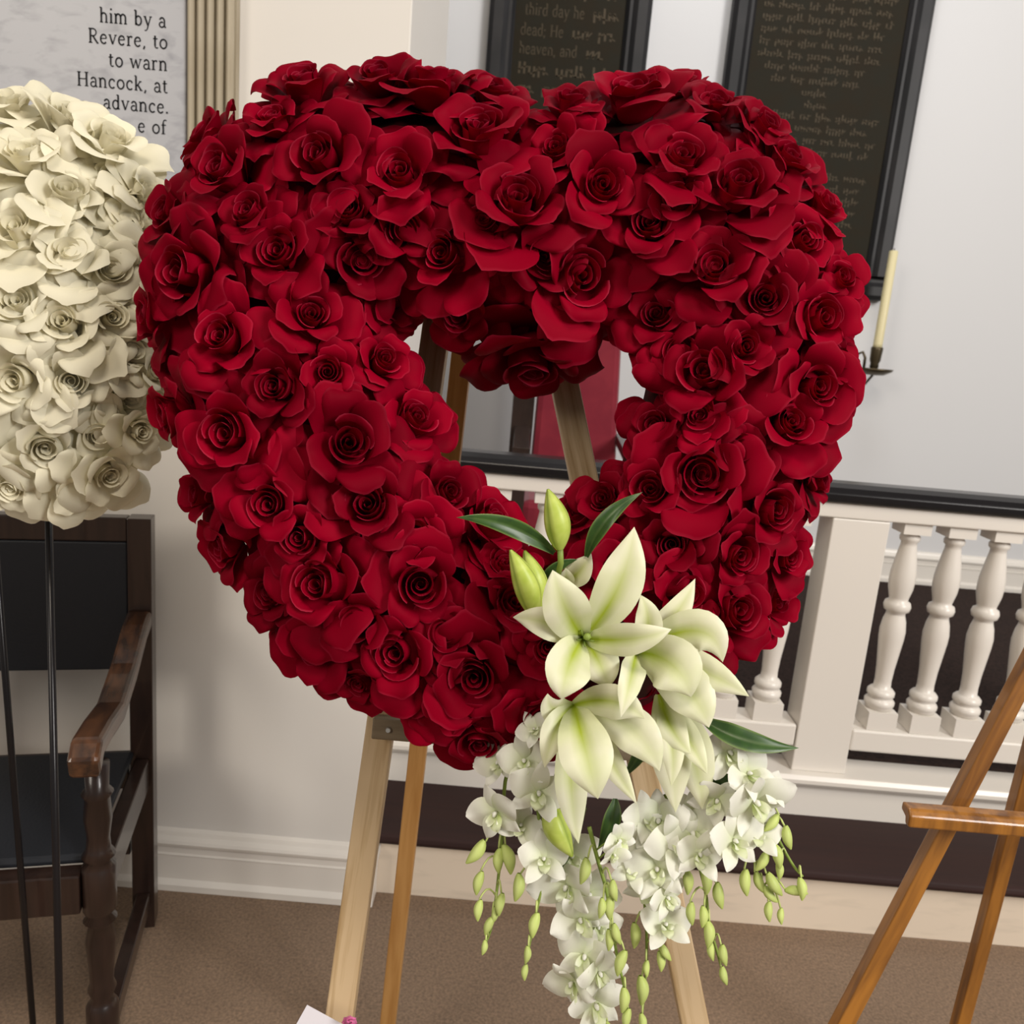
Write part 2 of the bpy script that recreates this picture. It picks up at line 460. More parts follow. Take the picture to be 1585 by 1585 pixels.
# ------------------------------------------------------------------ marble tablet on the left wall
YM = YW - .028
pR = atY(288, 100, YM)
xR = pR.x
zb = atY(300, 560, YM).z
mt = empty('marble_wall_tablet', (xR - .35, YW, zb))
tag(mt, 'grey veined marble tablet with black lettering in a fluted cream frame', 'wall tablet')
MB().box((xR - .62, YM, zb + .05), (xR, YW - .002, 2.75)).build('slab', MARBLE, mt, bevel=.003)
lm = MB()
for s, xe, yb in (('him by a', 260, 43), ('Revere, to', 261, 76), ('to warn', 260.5, 110), ('Hancock, at', 261, 144), ('advance.', 261, 176), ('e of', 259, 208)):
    pe = atY(xe, yb, YM - .001)
    h = .0192
    sp = .10
    stt = 1.0
    ws = text_width(s, sp) * h
    xq = pe.x - ws
    for chh in s:
        lm = MB()
        xq = write(lm, chh, xq, pe.z, YM - .0009, h, sp)
        if lm.n: lm.build('letter', INK, mt)
xF = atY(364, 100, YM).x
fw = xF - xR
rib = None
MB().box((xR + .0005, YM + .006, zb), (xF, YW - .002, 2.75)).build('frame_back', GILT, mt)
for k in range(5):
    cx = xR + fw * (k + .55) / 5.1
    rr = fw / 13.0
    pf = [(cx + rr * math.cos(a), YM + .003 - .015 * math.sin(a)) for a in [math.pi * i / 8 for i in range(9)]]
    MB().prism(pf, zb + .05, 2.74, axis='z').build('flute', GILT, mt, smooth=False)
MB().prism([(YW - .003, zb), (YM - .02, zb + .005), (YM - .02, zb + .03), (YM - .008, zb + .049), (YW - .003, zb + .049)], xR - .62, xF).build('frame_sill', GILT, mt)

# ------------------------------------------------------------------ the two black tablets on the chancel wall
random.seed(5)


def scribble(mb, x, z, wd, y, h):
    """unreadable worn word: a run of short uneven strokes"""
    n = max(2, int(wd / (h * .62)))
    st = wd / n
    for i in range(n):
        a = x + st * (i + .3)
        top = random.choice([1, 1, 1, 1.5, .9])
        lo = random.choice([0, 0, 0, 0, -.35])
        ribbon(mb, [(0, lo), (random.uniform(-.05, .05), top)], .30, lambda p: (a + p.x * h, y, z + p.y * h))
        ribbon(mb, [(-.1, random.choice([.1, .9, .5])), (.62, random.choice([.1, .9]))], .16, lambda p: (a + p.x * h, y, z + p.y * h))


def black_tablet(label, x0, x1, z0, z1, fl):
    Y = YB - .004
    t = empty('black_wall_tablet', ((x0 + x1) / 2, YB, z0))
    tag(t, label, 'wall tablet', 'black lettered tablets on the chancel wall')
    MB().box((x0 + fl * .6, Y - .03, z0 + fl * .6), (x1 - fl * .6, Y, z1)).build('panel', PANEL, t)
    pv = [(0, 0), (0, -.055), (fl * .18, -.075), (fl * .55, -.075), (fl * .70, -.060), (fl * .74, -.055), (fl * .86, -.055), (fl, -.035), (fl, 0)]
    MB().prism([(x0 + a, Y + b) for a, b in pv], z0 + fl, z1, axis='z').build('frame_stile', BLACKFRAME, t)
    MB().prism([(x1 - a, Y + b) for a, b in pv], z0 + fl, z1, axis='z').build('frame_stile', BLACKFRAME, t)
    MB().prism([(Y + b, z0 + a) for a, b in pv], x0, x1).build('frame_rail', BLACKFRAME, t)
    return t, Y - .0312


YT = YB - .06
a0, a1 = atY(759, 0, YT).x, atY(1011, 0, YT).x
t1, yt = black_tablet('black framed tablet above the middle of the wreath, larger gold lettering', a0, a1, atY(860, 215, YT).z, 3.6, .125)
lm = MB()
hh = .036
for s, x, y in (('third day he', 812, 22), ('dead; He', 805, 53), ('heaven, and', 803, 82)):
    p = atY(x, y, yt)
    lm = MB()
    xe = write(lm, s, p.x, p.z, yt, hh, .04, .82)
    q = xe + .04
    while q < a1 - .20:
        wd = min(random.uniform(.08, .16), a1 - .16 - q)
        scribble(lm, q, p.z, wd, yt, hh)
        q += wd + .035
    tag(lm.build('lettering_line', GOLD, t1), 'faded gold lettering', kind='stuff')
for y in (113, 143, -10, -42, -74):
    p = atY(801 + (113 - y) * .05, y, yt)
    q = p.x
    lm = MB()
    while q < a1 - .20:
        wd = min(random.uniform(.07, .17), a1 - .16 - q)
        scribble(lm, q, p.z, wd, yt, hh)
        q += wd + .04
    tag(lm.build('lettering_line', GOLD, t1), 'faded gold lettering', kind='stuff')

b0, b1 = atY(1137, 0, YT).x, atY(1449, 0, YT).x
t2, yt = black_tablet('tall black framed tablet with small gold text beside the candle sconce', b0, b1, atY(1373, 466, YT).z, 3.6, .115)
lm = MB()
xl, xr = b0 + .15, b1 - .17
zc = atY(1300, 0, yt).z
pitch = .0545
z = zc + 3 * pitch
zend = atY(1330, 368, yt).z
row = 0
while z > zend:
    k = row
    lo, hi = xl, xr
    if k in (9, 10, 11): lo, hi = ((xl + .04, xr - .06), (xl + .08, xr - .1), (xl + .24, xr - .24))[k - 9]
    if k in (12, 17): lo, hi = xl + .26, xr - .26
    if k > 18: lo, hi = xl + random.uniform(0, .04), xr - random.uniform(0, .05)
    q = lo
    lm = MB()
    while q < hi - .03:
        wd = min(random.uniform(.045, .15), hi - q)
        scribble(lm, q, z, wd, yt, .0235)
        q += wd + .026
    if lm.n: tag(lm.build('lettering_line', GOLD, t2), 'small worn gold lettering', kind='stuff')
    z -= pitch
    row += 1

# ------------------------------------------------------------------ candle sconce
YC = YB - .20
dp = atY(1352, 572, YC)
sc = empty('candle_sconce', (dp.x, YB, dp.z - .1))
tag(sc, 'brass wall sconce with one tall unlit cream candle and a drip dish', 'candle sconce')
kpx = YC / F * 1.03
top = atY(1371, 387, YC)
sb = atY(1355, 538, YC)
MB().lathe([(.0235, 0), (.0225, .02), (.021, top.z - sb.z - .004), (.017, top.z - sb.z), (.001, top.z - sb.z)], 20, (dp.x, YC, sb.z)).build('candle', WAX, sc, smooth=True)
MB().tube([(dp.x, YC, top.z - .002), (dp.x + .002, YC, top.z + .012)], .0018, 6).build('wick', INK, sc)
MB().lathe([(.012, dp.z), (.022, dp.z + .012), (.020, dp.z + .03), (.026, dp.z + .045), (.029, dp.z + .10), (.029, sb.z + .002), (.024, sb.z + .002)], 20, (dp.x, YC, 0)).build('candle_socket', BRASS, sc, smooth=True)
MB().lathe([(.012, -.028), (.05, -.026), (.088, -.006), (.094, .006), (.090, .006), (.05, -.010), (.012, -.012)], 28, (dp.x, YC, dp.z)).build('drip_dish', BRASS, sc, smooth=True)
hk = [(dp.x - .05, YC, dp.z), (dp.x - .052, YC, dp.z + .055), (dp.x - .068, YC, dp.z + .082), (dp.x - .088, YC + .01, dp.z + .07), (dp.x - .092, YC + .03, dp.z + .03)]
MB().tube(hk, .0075, 8).build('handle_hook', BRASS, sc, smooth=True)
arm = [(dp.x, YC, dp.z - .028), (dp.x - .005, YC + .06, dp.z - .075), (dp.x - .03, YC + .14, dp.z - .13), (dp.x - .05, YB - .004, dp.z - .19)]
MB().tube(arm, .006, 8).build('wall_arm', BRASS, sc, smooth=True)
MB().box((dp.x - .075, YB - .012, dp.z - .24), (dp.x - .025, YB, dp.z - .14)).build('wall_plate', BRASS, sc, bevel=.004)

# ------------------------------------------------------------------ crimson chancel chair behind the rail
YX = 3.75
cx0 = atY(828, 600, YX).x
cx1 = atY(957, 600, YX).x
cc = empty('chancel_chair', ((cx0 + cx1) / 2, YX, ZF))
tag(cc, 'high-backed crimson upholstered chair behind the balustrade, seen through the wreath', 'chair')
cw = cx1 - cx0
ztop = atY(880, 420, YX).z
prof2 = [(cx0 + .01, .85), (cx1 + .035, .85), (cx1 - .015, ztop - .12), (cx1 - .08, ztop - .02), ((cx0 + cx1) / 2, ztop + .03), (cx0 + .08, ztop - .02), (cx0 + .015, ztop - .12)]
MB().prism(prof2, YX, YX + .07, axis='y').build('backrest', CRIMSON, cc, bevel=.03)
beam('back_post', (cx0 - .045, YX + .06, ZF), (cx0 - .045, YX + .08, ztop - .05), .10, .07, DARKWOOD, cc)
beam('back_post', (cx1 - .07, YX + .11, ZF), (cx1 - .07, YX + .12, ztop - .1), .05, .05, DARKWOOD, cc)
MB().box((cx0 - .02, YX - .42, ZF + .36), (cx1 + .05, YX + .02, ZF + .50)).build('seat', CRIMSON, cc, bevel=.03)
for x in (cx0 - .04, cx1 + .05):
    beam('front_leg', (x, YX - .38, ZF), (x, YX - .38, ZF + .68), .06, .06, DARKWOOD, cc)
    beam('arm', (x, YX - .43, ZF + .70), (x, YX + .06, ZF + .74), .07, .04, DARKWOOD, cc)

# ------------------------------------------------------------------ dark armchair at the left
pf = atZ(219, 1421, 0)
XB = pf.x + .015
YCB = pf.y - .01
ch = empty('dark_armchair', (XB - .28, YCB - .2, 0))
tag(ch, 'dark antique wooden armchair with a leather back panel against the wall', 'chair')
ztp = atY(225, 800, YCB).z
XL = XB - .58
for x in (XB, XL):
    beam('back_post', (x, YCB, 0), (x, YCB, ztp), .050, .05, DARKWOOD, ch)
MB().box((XL + .026, YCB - .018, ztp - .055), (XB - .026, YCB + .018, ztp)).build('crest_rail', DARKWOOD, ch, bevel=.003)
zlo = atY(170, 1027, YCB).z
MB().box((XL + .026, YCB - .018, zlo), (XB - .026, YCB + .018, ztp - .056)).build('back_panel', LEATHER, ch, bevel=.004)
YCF = YCB - .435
zs = .46
for x in (XB, XL):
    # turned front leg
    pr = [(.022, 0), (.026, .01), (.028, .06), (.022, .075), (.030, .085), (.030, .16), (.024, .17), (.019, .18), (.026, .20), (.021, .215), (.024, .26), (.027, .31),
          (.021, .345), (.030, .355), (.021, .367), (.030, .378), (.030, .47), (.021, .482), (.030, .492), (.022, .505), (.020, .53), (.025, .57), (.022, .61), (.028, .62), (.020, .63), (.022, .68)]
    MB().lathe(pr, 18, (x, YCF, 0)).build('front_leg', DARKWOOD, ch, smooth=True)
    MB().box((x - .016, YCF + .03, zs - .075), (x + .016, YCB - .026, zs)).build('seat_rail', DARKWOOD, ch, bevel=.003)
    MB().box((x - .015, YCF + .028, .055), (x + .015, YCB - .026, .10)).build('stretcher', DARKWOOD, ch, bevel=.003)
    za = atY(218, 938, YCB).z
    P = []
    path = [(YCB - .026, za), (YCB - .09, za - .012), (YCB - .20, za - .055), (YCB - .32, za - .085), (YCB - .42, za - .072), (YCB - .50, za - .068), (YCB - .53, za - .095)]
    n = len(path)
    top_, bot_ = [], []
    pts = [(y, z) for y, z in path] + [(y + (.012 if i > n - 3 else 0), z - .040) for i, (y, z) in reversed(list(enumerate(path)))]
    o = MB().prism(pts, x - .026, x + .026).build('arm', ARMWOOD, ch, bevel=.008)
MB().box((XL + .03, YCF - .02, zs - .08), (XB - .03, YCF + .02, zs)).build('seat_rail', DARKWOOD, ch, bevel=.003)
MB().box((XL + .03, YCB - .02, zs - .08), (XB - .03, YCB + .02, zs)).build('seat_rail', DARKWOOD, ch, bevel=.003)
MB().box((XL + .03, YCB - .015, .20), (XB - .03, YCB + .015, .25)).build('stretcher', DARKWOOD, ch, bevel=.003)
MB().box((XL + .017, YCF + .015, zs + .001), (XB - .017, YCB - .02, zs + .02)).build('seat', LEATHER, ch, bevel=.008)

pv = Matrix.Translation((XB, YCB, 0))
ch.matrix_basis = pv @ Matrix.Rotation(math.radians(14.5), 4, 'Z') @ pv.inverted() @ ch.matrix_basis

# ------------------------------------------------------------------ roses
def smooth01(x):
    x = np.clip(x, 0, 1)
    return x * x * (3 - 2 * x)


def vrow(nv):
    """rows crowd at the lip so that the pale margin stays a thin line"""
    return np.concatenate([np.linspace(0, .95, nv - 1), [1.0]])[None, :]


def rim(nu, nv, k):
    a = np.zeros((nu, nv))
    a[:, -1] = k
    return a


def cup_petal(rng, az, rc, half, h, lip, z0=0.02, close=.25, nu=13, nv=10):
    """inner petal wrapped round the axis"""
    u = np.linspace(-1, 1, nu)[:, None]
    v0 = vrow(nv)
    v = v0 * (1 - .10 * u ** 2 + .03 * np.cos(5 * u + rng.uniform(0, 6)))
    r = rc * np.sin(np.clip(v * 1.7, 0, 1) * np.pi / 2) * (1 - close * v ** 3) + .02 + lip * smooth01((v - .80) / .20)
    r = r * (1 + .10 * u + .03 * np.sin(3 * u + rng.uniform(0, 6)))
    z = z0 + h * v - .5 * lip * smooth01((v - .88) / .12)
    a = az + u * half * (0.45 + .55 * np.sin(np.clip(v * 1.25, 0, 1) * np.pi / 2))
    return np.stack([r * np.cos(a), r * np.sin(a), z + 0 * a], -1)


def open_petal(rng, az, L, W, phis, r0, z0, rck=1.2, rc0=.3, curl=.10, ruf=.03, nu=15, nv=12, tilt=0, point=.06):
    """outer petal: profile angle (from the axis) phis along its length; lip and sides roll back to a point"""
    u = np.linspace(-1, 1, nu)[:, None]
    v0 = vrow(nv)
    un = np.linspace(-1, 1, nu)
    jag = np.convolve(rng.uniform(-1, 1, nu + 2), [.25, .5, .25], 'valid')[:, None]
    uc = rng.uniform(-.25, .25)
    tipk = point * np.exp(-((u - uc) / .20) ** 2)
    v = v0 * (1 - .22 * np.abs(u) ** 2.4 + tipk + .018 * jag)
    t = np.linspace(0, 1.15, 60)
    ph = np.radians(np.interp(t, np.linspace(0, 1, len(phis)), phis))
    dr, dz = np.sin(ph) * L / 59 * 1.15, np.cos(ph) * L / 59 * 1.15
    rr = r0 + np.concatenate([[0], np.cumsum(dr)[:-1]])
    zz = z0 + np.concatenate([[0], np.cumsum(dz)[:-1]])
    r, z, p = np.interp(v, t, rr), np.interp(v, t, zz), np.interp(v, t, ph)
    wv = W * (np.clip(v0, 0, 1) ** .55) * np.sqrt(np.clip(1.04 - np.clip((v0 - .55) / .45, 0, 1) ** 3 * .40, 0, 1))
    Rc = rck * r + rc0
    a = np.clip(u * wv / Rc, -1.5, 1.5)
    x = Rc * np.sin(a)
    d = Rc * (1 - np.cos(a))
    nr, nz = np.cos(p), -np.sin(p)
    sidek = np.where(u > 0, rng.uniform(.5, 1.6), rng.uniform(.5, 1.6))
    e = np.clip((np.abs(u) - .40) / .60, 0, 1) ** 1.8 * smooth01((v0 - .25) / .6) * sidek
    off = curl * e + ruf * np.sin(u * rng.uniform(2.5, 6) + rng.uniform(0, 6)) * v0 ** 2
    R_ = r - d * np.cos(p) * .9 + off * nr
    Z_ = z + d * np.sin(p) * .75 + off * nz
    X_ = x * (1 - .16 * e) + tilt * v0 ** 2 * .2
    ca, sa = math.cos(az), math.sin(az)
    return np.stack([R_ * ca - X_ * sa, R_ * sa + X_ * ca, Z_ + 0 * R_], -1)


def make_rose(seed, mw, mats, parent, sep, full=1.0, name='rose', tight=1.0):
    """rose mesh (rolled heart and inner petals); its sep widest outer petals are petals of their own"""
    rng = np.random.RandomState(seed)
    mb = MB()
    az0 = rng.uniform(0, 6.28)
    hz = rng.uniform(.9, 1.12)
    for i in range(7):
        mb.grid(cup_petal(rng, az0 + i * 2.4 + rng.uniform(-.2, .2), (.035 + .034 * i) * tight, 2.0 - .10 * i, (.64 + .022 * i + rng.uniform(-.02, .02)) * hz, .018 + .006 * i, close=.30 - .02 * i), attr=rim(13, 10, .38))
    for i in range(2):
        mb.grid(cup_petal(rng, az0 + .5 + i * 2.9 + rng.uniform(-.4, .4), (.28 + .03 * i) * tight, 1.25, (.76 - .03 * i + rng.uniform(-.03, .03)) * hz, .07 + .03 * i, close=.06), attr=rim(13, 10, .38))
    outs = []
    for i in range(4):
        k = rng.uniform(-9, 9)
        outs.append(open_petal(rng, az0 + i * 1.571 + rng.uniform(-.3, .3), .90 * rng.uniform(.9, 1.08), .56 * rng.uniform(.88, 1.1), [70 + k, 24 + k, 24 + k, 44 + k, 105 + k + rng.uniform(-25, 35)], .07, .10, 1.1, .14,
                               curl=rng.uniform(.03, .16), ruf=rng.uniform(.01, .03), tilt=rng.uniform(-.7, .7), point=rng.uniform(.03, .09)))
    for i in range(3):
        k = rng.uniform(-12, 12)
        outs.append(open_petal(rng, az0 + .8 + i * 2.094 + rng.uniform(-.35, .35), 1.05 * rng.uniform(.92, 1.08) * full, .70 * rng.uniform(.9, 1.1), [84 + k, 46 + k, 48 + k, 66 + k, 118 + k + rng.uniform(-25, 30)], .06, .08, 1.35, .25,
                               curl=rng.uniform(.06, .22), ruf=rng.uniform(.015, .045), tilt=rng.uniform(-.7, .7), point=rng.uniform(.04, .11)))
    for i in range(4):
        k = rng.uniform(-14, 12)
        outs.append(open_petal(rng, az0 + .2 + i * 1.571 + rng.uniform(-.4, .4), 1.12 * rng.uniform(.9, 1.1) * full, .76 * rng.uniform(.9, 1.1), [92 + k, 70 + k, 74 + k, 88 + k, 128 + k + rng.uniform(-25, 25)], .05, .05, 1.6, .4,
                               curl=rng.uniform(.06, .20), ruf=rng.uniform(.02, .06), tilt=rng.uniform(-.7, .7), point=rng.uniform(.04, .12)))
    no = len(outs)
    sepset = set(range(no - 1, no - 1 - sep, -1)) if sep else set()
    for i, P in enumerate(outs):
        if i not in sepset: mb.grid(P, attr=rim(15, 12, .14))
    o = mb.build(name, mats, parent, smooth=True, mw=mw, attr='pig')
    for i in sorted(sepset):
        MB().grid(outs[i], attr=rim(15, 12, .14)).build('petal', mats, o, smooth=True, mw=mw, attr='pig')
    return o


def rose_matrix(pos, nrm, size, spin):
    q = nrm.to_track_quat('Z', 'Y').to_matrix().to_4x4()
    return Matrix.Translation(pos) @ q @ Matrix.Rotation(spin, 4, 'Z') @ Matrix.Scale(size, 4)


# red heart: centre line of the ring and half width, in the picture plane of the leaning wreath
D0 = 1.03
CL = [(800, 335), (690, 290), (580, 275), (485, 315), (428, 405), (422, 520), (455, 640), (512, 760), (590, 880), (690, 980), (800, 1040), (920, 1000), (1010, 945), (1060, 860), (1100, 760),
      (1135, 655), (1157, 560), (1160, 455), (1115, 345), (1020, 285), (915, 295)]
CLa = np.array(CL + [CL[0]], float)


def near_cl(x, y):
    best = (1e9, None)
    p = np.array((x, y), float)
    for i in range(len(CLa) - 1):
        a, b = CLa[i], CLa[i + 1]
        t = np.clip(np.dot(p - a, b - a) / np.dot(b - a, b - a), 0, 1)
        q = a + t * (b - a)
        dd = np.hypot(*(p - q))
        if dd < best[0]: best = (dd, q)
    return best


HW = 195.0
DEP = 0.15


def ring_frame(x, y, sink=0.0):
    dd, q = near_cl(x, y)
    t = (np.array((x, y)) - q) / HW
    l = np.hypot(*t)
    if l > .97: t = t / l * .97
    l = min(l, .97)
    h = math.sqrt(1 - l * l)
    pos = atD(x, y, D0 - DEP * h * .85 + sink)
    nrm = (RIGHT * t[0] - UP * t[1] - DIR * (h + .35)).normalized()
    return pos, nrm, l


wreath = empty('red_rose_heart_wreath', atD(800, 1195, D0))
tag(wreath, 'heart-shaped wreath of deep red roses with an open centre on a pine easel', 'wreath')
# ring body under the roses
ring = []
pts = []
for i in range(len(CL)):
    p0, p1 = CLa[i], CLa[(i + 1)]
    for k in range(4):
        pts.append(p0 + (p1 - p0) * k / 4)
n = 14
P = np.zeros((len(pts) + 1, n + 1, 3))
for i in range(len(pts) + 1):
    a, b, c = pts[(i - 1) % len(pts)], pts[i % len(pts)], pts[(i + 1) % len(pts)]
    t = (c - a) / np.hypot(*(c - a))
    nn = np.array((-t[1], t[0]))
    for k in range(n + 1):
        an = 2 * math.pi * k / n
        px = b + nn * math.cos(an) * HW * .74
        P[i, k] = atD(px[0], px[1], D0 - .02 - .085 * math.sin(an))
MB().grid(P).build('foam_ring', REDBASE, wreath, smooth=True)

# (x, y, radius, aim x, aim y): rose hearts read off the photograph; aim turns the flower away from the ring's own normal
RL = [(497, 248, 84, 0, 0), (473, 140, 74, 0, 0), (352, 272, 80, 0, 0), (425, 190, 58, 0, 0), (322, 215, 62, 0, 0), (435, 392, 70, 0, .1), (300, 425, 92, 0, 0), (350, 528, 78, 0, 0),
      (480, 490, 66, 0, 0), (507, 577, 54, 0, 0), (362, 672, 86, 0, 0), (538, 688, 98, 0, 0), (572, 785, 74, 0, 0), (420, 780, 76, 0, 0), (503, 905, 84, 0, 0), (650, 903, 78, 0, 0), (618, 1008, 82, 0, 0),
      (735, 1045, 82, 0, 0), (690, 765, 68, 0, 0), (600, 470, 52, 0, 0), (672, 140, 82, 0, .2), (745, 212, 96, 0, 0), (800, 320, 92, 0, 0), (750, 345, 56, 0, 0), (884, 168, 58, 0, 0), (862, 232, 60, 0, 0),
      (930, 288, 70, 0, 0), (1008, 348, 74, 0, 0), (1052, 250, 76, 0, 0), (980, 155, 86, 0, .1), (1106, 168, 54, 0, 0), (1142, 298, 80, 0, 0), (1236, 378, 70, 0, 0), (1108, 418, 76, 0, 0), (1182, 465, 70, 0, 0),
      (1266, 495, 74, 0, 0), (895, 428, 94, 0, 0), (968, 460, 58, 0, 0), (1093, 580, 86, 0, 0), (1255, 600, 78, 0, 0), (1085, 648, 58, 0, 0), (1218, 658, 72, 0, 0), (1085, 735, 86, 0, 0), (1016, 662, 58, 0, 0),
      (1188, 788, 70, 0, 0), (1040, 843, 64, 0, 0), (1136, 858, 64, 0, 0), (1262, 745, 42, .3, 0), (1215, 862, 52, 0, 0), (1128, 945, 78, 0, 0), (622, 272, 78, 0, 0), (560, 400, 82, 0, 0), (690, 395, 74, 0, 0),
      (712, 478, 62, 0, -.2), (822, 552, 92, 0, -.5), (590, 562, 58, 0, 0), (640, 652, 66, 0, 0), (758, 812, 74, 0, 0), (352, 842, 68, 0, 0), (425, 915, 62, 0, 0), (488, 995, 70, 0, 0), (560, 1052, 52, 0, 0),
      (694, 1094, 54, 0, 0), (742, 1140, 66, 0, 0), (315, 762, 56, 0, 0), (272, 640, 62, 0, 0), (245, 490, 62, 0, 0), (265, 335, 66, 0, 0), (1215, 255, 68, 0, 0), (1294, 435, 50, 0, 0), (1288, 560, 54, 0, 0),
      (1010, 762, 62, 0, 0), (935, 775, 56, 0, 0), (1178, 205, 60, 0, 0), (1268, 325, 54, 0, 0), (590, 125, 66, 0, 0), (795, 935, 70, 0, 0), (780, 880, 58, 0, 0), (835, 1105, 68, 0, 0), (1020, 490, 62, 0, 0),
      (1052, 545, 54, 0, 0), (840, 400, 66, 0, 0), (625, 355, 70, 0, 0), (540, 330, 60, 0, 0), (390, 335, 62, 0, 0), (430, 600, 66, 0, 0), (640, 830, 66, 0, 0), (470, 830, 62, 0, 0), (560, 960, 66, 0, 0),
      (690, 980, 62, 0, 0), (900, 800, 56, 0, 0), (960, 880, 66, 0, 0), (1060, 920, 66, 0, 0), (1140, 700, 60, 0, 0), (1150, 540, 62, 0, 0), (1050, 310, 56, 0, 0), (760, 150, 60, 0, 0), (850, 1000, 66, 0, 0)]
rr = random.Random(11)
roses = [(x, y, r, ax, ay, 0.0) for x, y, r, ax, ay in RL]
pts_used = [(x, y) for x, y, *_ in RL]
# low filler blooms between and along both rims
tries = 0
while tries < 9000:
    tries += 1
    x, y = rr.uniform(215, 1340), rr.uniform(95, 1170)
    dd, q = near_cl(x, y)
    if dd > HW * .86 or (y > 980 and dd > HW * .5): continue
    if 620 < x < 1010 and 490 < y < 820 and dd > HW * .58: continue
    if min(math.hypot(x - a, y - b) for a, b in pts_used) < 70: continue
    pts_used.append((x, y))
    roses.append((x, y, rr.uniform(60, 72), 0, 0, .045))
big = sorted(range(len(RL)), key=lambda i: -RL[i][2])[:60]
big = set(big)
for i, (x, y, r, ax, ay, sink) in enumerate(roses):
    pos, nrm, l = ring_frame(x, y, sink)
    nrm = (nrm + RIGHT * (ax + rr.uniform(-.22, .22)) + UP * (ay + .12 + rr.uniform(-.22, .22))).normalized()
    D = (pos - CAM).dot(DIR)
    size = r * 1.16 * D / F
    pos = pos - nrm * size * (.42 if sink == 0 else .6)
    make_rose(100 + i, rose_matrix(pos, nrm, size, rr.uniform(0, 6.28)), RED, wreath, 5 if i in big else 0, full=rr.uniform(.95, 1.1), tight=rr.uniform(.85, 1.12))

# ------------------------------------------------------------------ pine easel under the wreath
DE = 1.135
ez = empty('pine_easel', atZ(800, 1700, 0))
tag(ez, 'light pine tripod easel carrying the red heart wreath', 'easel')


def on_floor(pa, pb):
    """extend the line pa -> pb down to the floor"""
    t = (0.0 - pa.z) / (pb.z - pa.z)
    return pa + (pb - pa) * t


kw = DE / F
for (xa, ya, xb, yb) in ((690, 410, 525, 1585), (840, 430, 1075, 1585)):
    pa, pb = atD(xa, ya, DE), atD(xb, yb, DE)
    beam('front_leg', on_floor(pa, pb), pa + (pa - pb) * .12, 42 * kw, 34 * kw, PINE, ez)
ta = atD(744, 290, DE + .03)
fb = atZ(593, 1652, 0)
beam('rear_leg', fb, ta, 34 * kw, 40 * kw, PINE2, ez)
beam('head_bar', atD(640, 345, DE - .02), atD(890, 366, DE - .02), 40 * kw, 26 * kw, PINE, ez, side=UP)
l0, l1 = atD(578, 1124, DE - .034), atD(1012, 1161, DE - .034)
beam('ledge_bar', l0, l1, 32 * kw, 26 * kw, GREYWOOD, ez, side=UP)
sp = atD(601, 1130, DE - .0475)
for sx, sy in ((601, 1130), (985, 1162)):
    sp = atD(sx, sy, DE - .0465)
    MB().tube([sp, sp - DIR * .003], [.0042, .003], 12).build('screw', SCREW, ez, smooth=False)

# card and ribbon on the easel's left leg
kp = lambda x, y, D=DE - .045: atD(x, y, D)
cd = MB()
c4 = [kp(475, 1556, 1.085), kp(585, 1616, 1.085), kp(540, 1700, 1.085), kp(428, 1640, 1.085)]
v = [tuple(p) for p in c4] + [tuple(p + DIR * .0012) for p in c4]
cd.add(v, [(0, 1, 2, 3), (7, 6, 5, 4), (0, 4, 5, 1), (1, 5, 6, 2), (2, 6, 7, 3), (3, 7, 4, 0)])
tag(cd.build('gift_card', CARD), 'white card tied to the left leg of the easel', 'card')
rb = MB()
for k in range(7):
    an = k * .9
    q = [kp(538 + 9 * math.cos(an + j * .8) * j / 4 + 3, 1581 + 6 * math.sin(an + j * .8) * j / 4, 1.075 - .004 * (k % 3)) for j in range(6)]
    rb.tube(q, .0016, 6)
tag(rb.build('ribbon_bow', RIBBON, smooth=True), 'small curled pink ribbon on the easel leg above the card', 'ribbon')

# ------------------------------------------------------------------ second easel at the right
e2 = empty('varnished_easel', atZ(1430, 1700, 0))
tag(e2, 'orange varnished wooden easel standing at the right edge', 'easel')
DA = 1.28
ka = DA / F
pa, pb = atD(1545, 1120, DA), atD(1300, 1590, DA)
fl = on_floor(pa, pb)
tp = pa + (pa - pb).normalized() * .35
beam('front_leg', fl, tp, 25 * ka, 25 * ka, OAK, e2)
m2 = atD(1720, 1120, DA)
mir = lambda p: Vector((2 * m2.x - p.x, p.y, p.z))
beam('front_leg', mir(fl), mir(tp), 25 * ka, 25 * ka, OAK, e2)
beam('rear_leg', (m2.x, fl.y + .40, 0), (m2.x, tp.y + .08, tp.z), 25 * ka, 25 * ka, OAK, e2)
a = atD(1402, 1262, DA - .05)
lb = Vector((mir(a).x, a.y, a.z))
mb = MB()
rr_ = 13.5 * ka
pf = [(a.y - rr_, a.z - rr_ * .9), (a.y - rr_ * .95, a.z + rr_ * .4), (a.y - rr_ * .3, a.z + rr_), (a.y + rr_ * 1.3, a.z + rr_), (a.y + rr_ * 1.3, a.z + rr_ * .1), (a.y + rr_ * .2, a.z - rr_ * .2), (a.y, a.z - rr_ * .9)]
mb.prism(pf, a.x, lb.x).build('ledge_bar', OAK, e2, bevel=.003)
beam('head_bar', Vector((tp.x - .01, tp.y - .02, tp.z - .03)), Vector((mir(tp).x + .01, tp.y - .02, tp.z - .03)), .03, .02, OAK, e2, side=UP)

